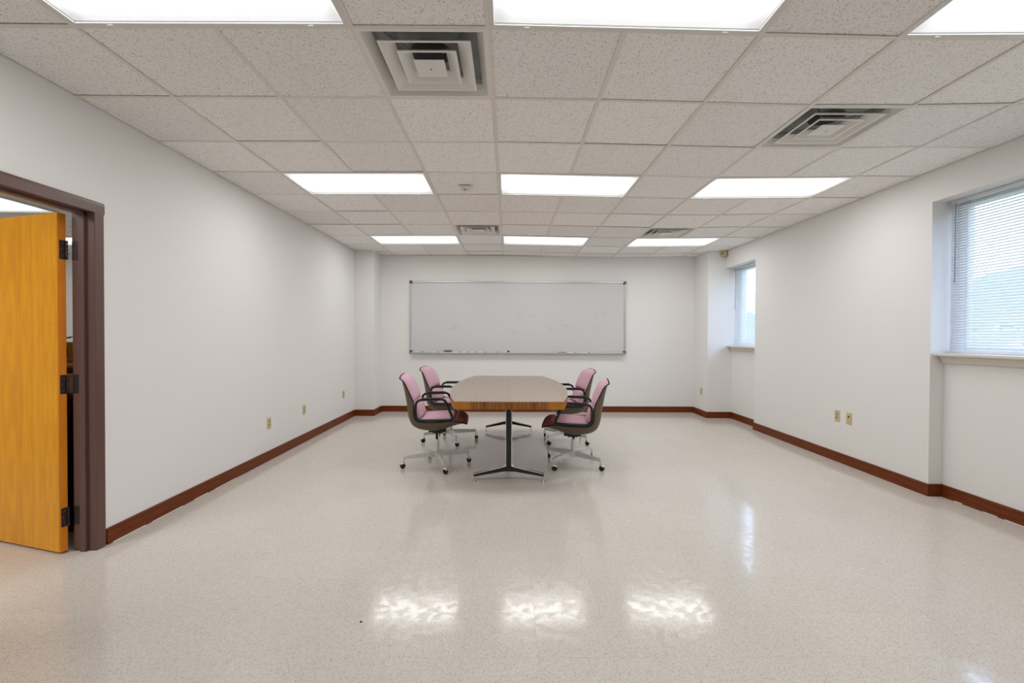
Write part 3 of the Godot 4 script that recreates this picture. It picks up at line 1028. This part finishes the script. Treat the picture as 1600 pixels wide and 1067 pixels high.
func build_chair_parts() -> void:
	var s := S()
	var outer := []
	var inner := []
	for i in 61:
		var ro := []
		var ri := []
		for j in 31:
			var t := lerpf(-1.0, 1.0, j / 30.0)
			ro.append(shell_pt(i * 0.2, t, 0.0))
			ri.append(shell_pt(i * 0.2, t, 0.0).lerp(shell_pt(i * 0.2, t, 1.0), 0.12))
		outer.append(ro)
		inner.append(ri)
	sheet(s, outer, false, true, 1)
	sheet(s, inner, false, false, 2)
	s.generate_normals()
	chair_parts.shell = s.commit()
	s = S()
	var rim := []
	for i in 61: rim.append(shell_pt(i * 0.2, 1.0, 0.0))
	for j in range(1, 30): rim.append(shell_pt(12.0, lerpf(1.0, -1.0, j / 30.0), 0.0))
	for i in range(60, -1, -1): rim.append(shell_pt(i * 0.2, -1.0, 0.0))
	for j in range(1, 30): rim.append(shell_pt(0.0, lerpf(-1.0, 1.0, j / 30.0), 0.0))
	tube(s, rim, 0.0062, true, 8)
	s.generate_normals()
	chair_parts.edge_trim = s.commit()
	chair_parts.back_cushion = cushion(0.05, 3.0)
	chair_parts.lumbar_cushion = cushion(3.02, 5.7)
	chair_parts.seat_cushion = cushion(5.75, 10.0)
	chair_parts.seat_front = cushion(10.01, 11.95)
	# closed-loop arm, seen from the side (forward, up)
	var loop := [Vector2(-.120, .496), Vector2(-.150, .505), Vector2(-.172, .530), Vector2(-.178, .570), Vector2(-.177, .625), Vector2(-.170, .660), Vector2(-.148, .682), Vector2(-.115, .690), Vector2(-.02, .692), Vector2(.055, .694), Vector2(.085, .688), Vector2(.104, .668), Vector2(.130, .610), Vector2(.158, .545), Vector2(.166, .520), Vector2(.158, .503), Vector2(.130, .498), Vector2(.0, .495)]
	for g in [-1.0, 1.0]:
		s = S()
		var pts := []
		for k in loop.size() * 4:
			var x := k / 4.0
			var ext: Array = [loop[loop.size() - 1]] + loop + [loop[0], loop[1]]
			var v: Vector2 = spline(ext, x + 1.0)
			pts.append(Vector3(g * 0.252, v.y, -v.x))
		tube(s, pts, 0.0125, true, 10)
		s.generate_normals()
		chair_parts["arm%d" % g] = s.commit()
		s = S()
		cbx(s, Vector3(0.036, 0.012, 0.185), 0.005, Transform3D(Basis(Vector3(1, 0, 0), 0.01), Vector3(g * 0.252, 0.7035, 0.03)))
		s.generate_normals()
		chair_parts["pad%d" % g] = s.commit()
	s = S()
	cbx(s, Vector3(0.15, 0.028, 0.17), 0.006, Transform3D(Basis(), Vector3(0, 0.358, -0.01)))
	cbx(s, Vector3(0.08, 0.02, 0.10), 0.004, Transform3D(Basis(), Vector3(0, 0.338, -0.01)))
	s.generate_normals()
	chair_parts.tilt_mechanism = s.commit()
	s = S()
	tube(s, [Vector3(0.07, 0.352, -0.03), Vector3(0.14, 0.345, -0.04), Vector3(0.19, 0.333, -0.045)], 0.006, false, 8)
	s.generate_normals()
	chair_parts.lever = s.commit()

func make_chair(label: String, at: Vector3, turn: float, drop: float, base_turn: float) -> void:
	var t := thing("office_chair", label, "chair", at, turn, "four faded pink office chairs round the table")
	var dy := Vector3(0, -drop, 0)
	for q in [["shell", M.shell], ["edge_trim", M.rubber], ["back_cushion", M.pink], ["lumbar_cushion", M.pink], ["seat_cushion", M.pink], ["seat_front", M.maroon], ["tilt_mechanism", M.black], ["lever", M.black]]:
		var o := put(q[0], chair_parts[q[0]], q[1], t)
		o.position = dy
		if q[0] == "seat_front": o.set_meta("label", "unfaded dark maroon front of the seat")
		if q[0] == "shell": o.set_meta("label", "olive brown plastic shell")
	for g in [-1, 1]:
		var arm := put("armrest", chair_parts["arm%d" % g], M.black, t)
		arm.position = dy
		put("arm_pad", chair_parts["pad%d" % g], M.rubber, arm)
	# pedestal
	var s := S()
	lathe(s, [Vector2(0.0, 0.262), Vector2(0.013, 0.262), Vector2(0.013, 0.332 - drop), Vector2(0.0, 0.332 - drop)], Transform3D(), 16)
	obj("post", s, M.black, t)
	s = S()
	lathe(s, [Vector2(0.0, 0.082), Vector2(0.020, 0.082), Vector2(0.0235, 0.088), Vector2(0.0235, 0.252), Vector2(0.020, 0.262), Vector2(0.0, 0.262)], Transform3D(), 20)
	obj("hub", s, M.steel, t)
	for k in 4:
		var a := base_turn + k * PI / 2
		var b := Transform3D(Basis(Vector3.UP, a), Vector3.ZERO)
		s = S()
		var p := []
		for i in 8:
			var far := i & 1
			var hz := 0.0085 if far else 0.012
			p.append(b * Vector3(0.316 if far else 0.020, (0.124 if far else 0.146) if i & 2 else (0.090 if far else 0.092), hz if i & 4 else -hz))
		hexa(s, p)
		var leg := obj("leg", s, M.steel, t)
		s = S()
		lathe(s, [Vector2(0.0, 0.050), Vector2(0.0085, 0.050), Vector2(0.0085, 0.118), Vector2(0.0, 0.122)], b * Transform3D(Basis(), Vector3(0.322, 0, 0)), 12)
		obj("caster_stem", s, M.chrome, leg)
		var sw := [0.7, -1.1, 2.2, 0.2][k] as float
		var cb2 := b * Transform3D(Basis(Vector3.UP, sw), Vector3(0.322, 0, 0))
		var axle := cb2 * Transform3D(Basis(Vector3(0, 0, 1), 0.0), Vector3(0.014, 0.0275, 0))
		s = S()
		lathe(s, [Vector2(0.0, -0.009), Vector2(0.018, -0.010), Vector2(0.025, -0.008), Vector2(0.0272, -0.004), Vector2(0.0272, 0.004), Vector2(0.025, 0.008), Vector2(0.018, 0.010), Vector2(0.0, 0.009)], axle * Transform3D(Basis(Vector3(1, 0, 0), PI / 2), Vector3.ZERO), 22)
		obj("wheel", s, M.rubber, leg)
		s = S()
		# hood: a half ring over the wheel with side cheeks
		var rows := []
		for i in 11:
			var an := lerpf(0.75, PI * 0.80, i / 10.0)
			var row := []
			for z in [-0.0125, -0.011, 0.011, 0.0125]:
				var rr := 0.0305 if absf(z) < 0.012 else 0.022
				row.append(axle * Vector3(-cos(an) * rr, sin(an) * rr, z))
			rows.append(row)
		sheet(s, rows, false, false, 3)
		obj("caster_hood", s, M.chrome, leg)

# ------------------------------------------------------------------ whiteboard and small things
func make_whiteboard() -> void:
	var x0 := -1.6755
	var x1 := 2.0
	var y0 := 0.998
	var y1 := 2.224
	var z := ZB
	var t := thing("whiteboard", "wide wall-mounted whiteboard in an aluminium frame with grey corner caps", "whiteboard", Vector3.ZERO)
	rng.seed = 31
	var img := Image.create(1024, 342, false, Image.FORMAT_RGB8)
	var ground := Color(0.820, 0.825, 0.830)
	img.fill(ground)
	var smudge := Color(0.70, 0.71, 0.71)
	for q in [[190, 225, 60, 22], [215, 215, 40, 16], [500, 150, 60, 40], [470, 235, 40, 26], [545, 175, 60, 18], [715, 160, 26, 40], [722, 215, 46, 26], [655, 225, 30, 20], [880, 170, 40, 40], [870, 225, 40, 26], [905, 150, 30, 24]]:
		for k in 5:
			var x: float = q[0] + rng.randf_range(-q[2], q[2]) * 0.5
			var y: float = q[1] + rng.randf_range(-q[3], q[3]) * 0.5
			var a := rng.randf_range(-0.9, 0.9)
			for n in int(rng.randf_range(14, 46)):
				a += rng.randf_range(-0.35, 0.35)
				x += cos(a)
				y += sin(a)
				for dy in 2:
					var px := clampi(int(x), 0, 1023)
					var py := clampi(int(y) + dy, 0, 341)
					img.set_pixel(px, py, img.get_pixel(px, py).lerp(smudge, 0.32))
	var m := mat(Color.WHITE, 0.22)
	m.albedo_texture = ImageTexture.create_from_image(img)
	var s := S()
	var f := z + 0.014
	s.set_normal(Vector3(0, 0, 1))
	face(s, [Vector3(x0, y0, f), Vector3(x1, y0, f), Vector3(x1, y1, f), Vector3(x0, y1, f)], Vector3(0, 1, z - 1), [Vector2(0, 1), Vector2(1, 1), Vector2(1, 0), Vector2(0, 0)])
	obj("writing_surface", s, m, t)
	obj("backing", cb(Vector3(x0 + 0.003, y0 + 0.003, z + 0.001), Vector3(x1 - 0.003, y1 - 0.003, z + 0.0135), 0.001), M.alu, t)
	var w := 0.026
	for e in [[Vector3(x0, y1 - w, z + 0.0145), Vector3(x1, y1, z + 0.030)], [Vector3(x0, y0, z + 0.0145), Vector3(x1, y0 + w, z + 0.030)], [Vector3(x0, y0 + w, z + 0.0145), Vector3(x0 + w, y1 - w, z + 0.030)], [Vector3(x1 - w, y0 + w, z + 0.0145), Vector3(x1, y1 - w, z + 0.030)]]:
		obj("frame_rail", cb(e[0], e[1], 0.005), M.alu, t)
	for cx in [x0, x1]:
		for cy in [y0, y1]:
			s = S()
			var c := Vector3(cx, cy, z)
			var dx := 0.046 if cx == x0 else -0.046
			var dy := 0.046 if cy == y0 else -0.046
			cbx(s, Vector3(0.056, 0.056, 0.036), 0.012, Transform3D(Basis(), Vector3(cx + dx * 0.5, cy + dy * 0.5, z + 0.019)))
			obj("corner_cap", s, M.cap, t)
	# tray
	s = S()
	prism(s, PackedVector2Array([Vector2(0.031, 0.0), Vector2(0.088, 0.002), Vector2(0.092, 0.010), Vector2(0.090, 0.017), Vector2(0.086, 0.016), Vector2(0.085, 0.007), Vector2(0.031, 0.005)]), func(p: Vector2, x: float): return Vector3(x, y0 + 0.002 + p.y, z + p.x), x0 + 0.03, x1 - 0.03)
	obj("marker_tray", s, M.alu, t)
	var ty := y0 + 0.0095
	var tz := z + 0.060
	# eraser
	var er := thing("eraser", "tan felt eraser with dark ends on the whiteboard tray", "eraser", Vector3(-1.02, ty, tz))
	obj("felt", cb(Vector3(-0.045, 0.0, -0.018), Vector3(0.045, 0.018, 0.018), 0.004), mat(Color(0.16, 0.13, 0.12), 0.9), er)
	obj("back", cb(Vector3(-0.062, 0.0185, -0.020), Vector3(0.062, 0.046, 0.020), 0.005), mat(Color(0.62, 0.46, 0.39), 0.6), er)
	for g in [-1.0, 1.0]: obj("end_cap", cb(Vector3(g * 0.063, 0.010, -0.019), Vector3(g * 0.070, 0.046, 0.019), 0.003), M.cap, er)
	var bl := thing("magnet_block", "small dark block beside the markers on the tray", "magnet", Vector3(0.0, ty, tz))
	obj("body", cb(Vector3(-0.018, 0.0, -0.015), Vector3(0.018, 0.040, 0.015), 0.003), mat(Color(0.25, 0.22, 0.22), 0.6), bl)
	obj("face_plate", cb(Vector3(-0.055, 0.0, -0.012), Vector3(-0.020, 0.028, 0.012), 0.003), M.white_plastic, bl)
	var where := ["at the far left end of the tray", "just left of the tan eraser", "first to the right of the tan eraser", "second to the right of the tan eraser", "third to the right of the tan eraser", "fourth to the right of the tan eraser", "just left of the small dark block", "first past the dark marker on the right", "near the right end of the tray"]
	var xs := [-1.50, -1.24, -0.86, -0.72, -0.58, -0.44, -0.23, 1.075, 1.32]
	for k in xs.size():
		marker(Vector3(xs[k], ty + 0.0088, tz), "white dry-erase marker " + where[k], M.white_plastic, M.black if k % 3 != 1 else M.cap)
	marker(Vector3(0.915, ty + 0.0088, tz), "dark dry-erase marker right of the middle of the tray", M.black, M.rubber)

func marker(at: Vector3, label: String, body: Material, capm: Material) -> void:
	var t := thing("marker", label, "marker", at, rng.randf_range(-0.05, 0.05), "dry-erase markers on the whiteboard tray")
	var s := S()
	var turn := Transform3D(Basis(Vector3(0, 0, 1), PI / 2), Vector3.ZERO)
	lathe(s, [Vector2(0.0, -0.025), Vector2(0.0075, -0.025), Vector2(0.0085, -0.02), Vector2(0.0085, 0.06), Vector2(0.006, 0.065), Vector2(0.0, 0.065)], turn, 12)
	obj("barrel", s, body, t)
	s = S()
	lathe(s, [Vector2(0.0, -0.066), Vector2(0.007, -0.066), Vector2(0.0088, -0.062), Vector2(0.0088, -0.0255), Vector2(0.0, -0.0255)], turn, 12)
	obj("cap", s, capm, t)

func make_outlet(at: Vector3, turn: float, label: String, style: String) -> void:
	# plate faces +z in its own axes
	var t := thing("wall_outlet", label, "outlet", at, turn, "ivory wall plates")
	var s := S()
	cbx(s, Vector3(0.072, 0.116, 0.006), 0.0025, Transform3D(Basis(), Vector3(0, 0, 0.0031)))
	obj("plate", s, M.ivory, t)
	if style == "jack":
		s = S()
		cbx(s, Vector3(0.017, 0.017, 0.003), 0.001, Transform3D(Basis(), Vector3(0, 0.018, 0.0072)))
		obj("jack", s, M.dark, t)
	else:
		for y in [0.0195, -0.0195]:
			s = S()
			cbx(s, Vector3(0.034, 0.029, 0.003), 0.0012, Transform3D(Basis(), Vector3(0, y, 0.0072)))
			var r := obj("receptacle", s, M.ivory_dark, t)
			for x in [-0.0065, 0.0065]:
				s = S()
				cbx(s, Vector3(0.002, 0.008, 0.0008), 0.0002, Transform3D(Basis(), Vector3(x, y + 0.003, 0.0090)))
				obj("slot", s, M.dark, r)
	s = S()
	lathe(s, [Vector2(0.0, 0.0062), Vector2(0.003, 0.0062), Vector2(0.002, 0.0078), Vector2(0.0, 0.0078)], Transform3D(Basis(Vector3(1, 0, 0), PI / 2), Vector3(0, -0.045 if style == "jack" else 0.0, 0.0)), 8)
	obj("screw", s, M.ivory_dark, t)

func make_small() -> void:
	make_outlet(Vector3(XL, 0.383, -4.811), PI / 2, "ivory outlet on the left wall, nearest the door", "duplex")
	make_outlet(Vector3(XL, 0.390, -5.638), PI / 2, "ivory outlet on the left wall, middle of three", "duplex")
	make_outlet(Vector3(XL, 0.407, -6.981), PI / 2, "ivory outlet on the left wall, nearest the corner pillar", "duplex")
	make_outlet(Vector3(XR, 0.475, -4.819), -PI / 2, "ivory outlet on the right wall, farther of the pair", "duplex")
	make_outlet(Vector3(XR, 0.474, -4.651), -PI / 2, "ivory jack plate with a dark hole on the right wall", "jack")
	make_outlet(Vector3(3.173, 0.403, -7.576), -PI / 2, "ivory outlet on the side of the right corner pillar", "duplex")
	# smoke detector
	var sd := thing("smoke_detector", "round white smoke detector on the ceiling between the middle lights", "smoke detector", Vector3(-0.401, CE + 0.0015 + 0.004, -4.278))
	var s := S()
	cbx(s, Vector3(0.115, 0.008, 0.115), 0.003, Transform3D(Basis(), Vector3(0, -0.006, 0)))
	obj("mounting_plate", s, M.diffuser, sd)
	s = S()
	lathe(s, [Vector2(0.0, -0.052), Vector2(0.022, -0.052), Vector2(0.034, -0.046), Vector2(0.034, -0.040), Vector2(0.028, -0.038), Vector2(0.028, -0.030), Vector2(0.050, -0.026), Vector2(0.055, -0.018), Vector2(0.055, -0.0105)], Transform3D(), 28)
	obj("dome", s, M.white_plastic, sd)
	s = S()
	cbx(s, Vector3(0.012, 0.006, 0.008), 0.001, Transform3D(Basis(), Vector3(0, -0.034, 0.031)))
	obj("indicator", s, M.dark, sd)
	# corner motion sensor
	var ms := thing("motion_sensor", "beige box sensor in the corner above the far window", "sensor", Vector3(XR - 0.036, 2.560, -7.36 + 0.036), -PI / 4)
	s = S()
	cbx(s, Vector3(0.092, 0.088, 0.040), 0.006, Transform3D(Basis(), Vector3(0, 0.046, 0.012)))
	obj("case", s, M.beige, ms)
	s = S()
	cbx(s, Vector3(0.040, 0.032, 0.004), 0.0015, Transform3D(Basis(), Vector3(-0.016, 0.046, 0.0335)))
	obj("lens_window", s, M.grey_window, ms)
	s = S()
	cbx(s, Vector3(0.010, 0.007, 0.003), 0.001, Transform3D(Basis(), Vector3(0.014, 0.018, 0.033)))
	obj("indicator", s, M.cap, ms)
	# crumbs on the floor
	for q in [[1098, 2.787, -6.576, "small dark crumb on the floor in front of the right corner pillar"], [1137, 3.309, -6.923, "small dark crumb on the floor inside the far window recess"], [1318, 3.269, -4.474, "small dark crumb on the floor below the right wall outlets"], [565, -0.661, -2.087, "small dark crumb on the floor left of the light reflections"]]:
		s = S()
		lathe(s, [Vector2(0.0, 0.0), Vector2(0.004, 0.0), Vector2(0.005, 0.002), Vector2(0.003, 0.004), Vector2(0.0, 0.005)], Transform3D(Basis().scaled(Vector3(1.3, 1, 0.8)), Vector3.ZERO), 8)
		var o := obj("floor_crumb", s, M.hinge)
		o.position = Vector3(q[1], 0.0003, q[2])
		tag(o, q[3], "crumb", "crumbs on the floor")

# ------------------------------------------------------------------
func _ready() -> void:
	# camera
	var cam := Camera3D.new()
	cam.name = "camera"
	add_child(cam)
	cam.position = Vector3(0, 1.2981, 0)
	cam.rotation = Vector3(-0.01241, -0.0079, 0.00425)
	cam.fov = 72.732
	cam.near = 0.05
	cam.far = 1500.0
	cam.current = true
	# overcast sky and exposure
	var sky := ProceduralSkyMaterial.new()
	sky.sky_top_color = Color(0.74, 0.84, 1.0)
	sky.sky_horizon_color = Color(0.87, 0.93, 1.0)
	sky.ground_horizon_color = Color(0.80, 0.85, 0.90)
	sky.ground_bottom_color = Color(0.45, 0.47, 0.45)
	sky.sun_angle_max = 1.0
	sky.sky_energy_multiplier = 2.4
	var env := Environment.new()
	env.background_mode = Environment.BG_SKY
	env.sky = Sky.new()
	env.sky.sky_material = sky
	env.tonemap_mode = Environment.TONE_MAPPER_LINEAR
	env.tonemap_exposure = 1.0
	env.sdfgi_enabled = true
	env.ssao_enabled = true
	env.ssil_enabled = true
	var we := WorldEnvironment.new()
	we.name = "environment"
	we.environment = env
	add_child(we)
	rng.seed = 12
	make_materials()
	make_shell()
	make_ceiling()
	# fluorescent troffers: three across, three rows
	var rowname := {-1: "in the nearest row", 3: "in the middle row", 7: "in the farthest row"}
	var colname := {-3: "left", 0: "centre", 3: "right"}
	for r in [-1, 3, 7]:
		for c in [-3, 0, 3]:
			var y := (gyp(c) + gyp(c + 2)) / 2
			var x := (gxp(c) + gxp(c + 2)) / 2
			make_light(Vector3(x, y, (gzp(r) + gzp(r + 1)) / 2), "%s fluorescent ceiling light %s" % [colname[c], rowname[r]], "fluorescent ceiling lights of the meeting room", atan2(gyp(c + 2) - gyp(c), 2 * T))
	make_diffuser(-1, 0, "large square air diffuser nearest the camera, left of the centre light")
	make_diffuser(3, 1, "square air diffuser on the right showing grey ductwork inside")
	make_diffuser(-1, 6, "small distant air diffuser left of the centre far light")
	make_diffuser(3, 6, "small distant air diffuser just before the right far light")
	make_door()
	make_window(1, -3.763, -2.56, 1.172, 2.402, "near window in the right wall recess with a white sill", "white mini blind in the near window, with a tilt wand")
	make_window(2, -7.36, -6.465, 1.157, 2.388, "far window in the right wall recess beside the corner pillar", "white mini blind in the far window beside the corner pillar")
	make_outside()
	make_table()
	build_chair_parts()
	make_chair("pink office chair nearest the camera, left of the table", Vector3(-0.71, 0, -4.63), -PI / 2 + deg_to_rad(3.5), 0.0, deg_to_rad(17.5))
	make_chair("pink office chair nearest the camera, right of the table, seat set low", Vector3(0.663, 0, -4.67), PI / 2 - deg_to_rad(9.0), 0.045, deg_to_rad(-36.0))
	make_chair("pink office chair at the far left of the table", Vector3(-0.71, 0, -5.72), -PI / 2 - deg_to_rad(7.0), 0.0, deg_to_rad(26.0))
	make_chair("pink office chair at the far right of the table", Vector3(0.70, 0, -5.71), PI / 2 + deg_to_rad(7.0), 0.022, deg_to_rad(-52.0))
	make_whiteboard()
	make_small()
	make_beyond()
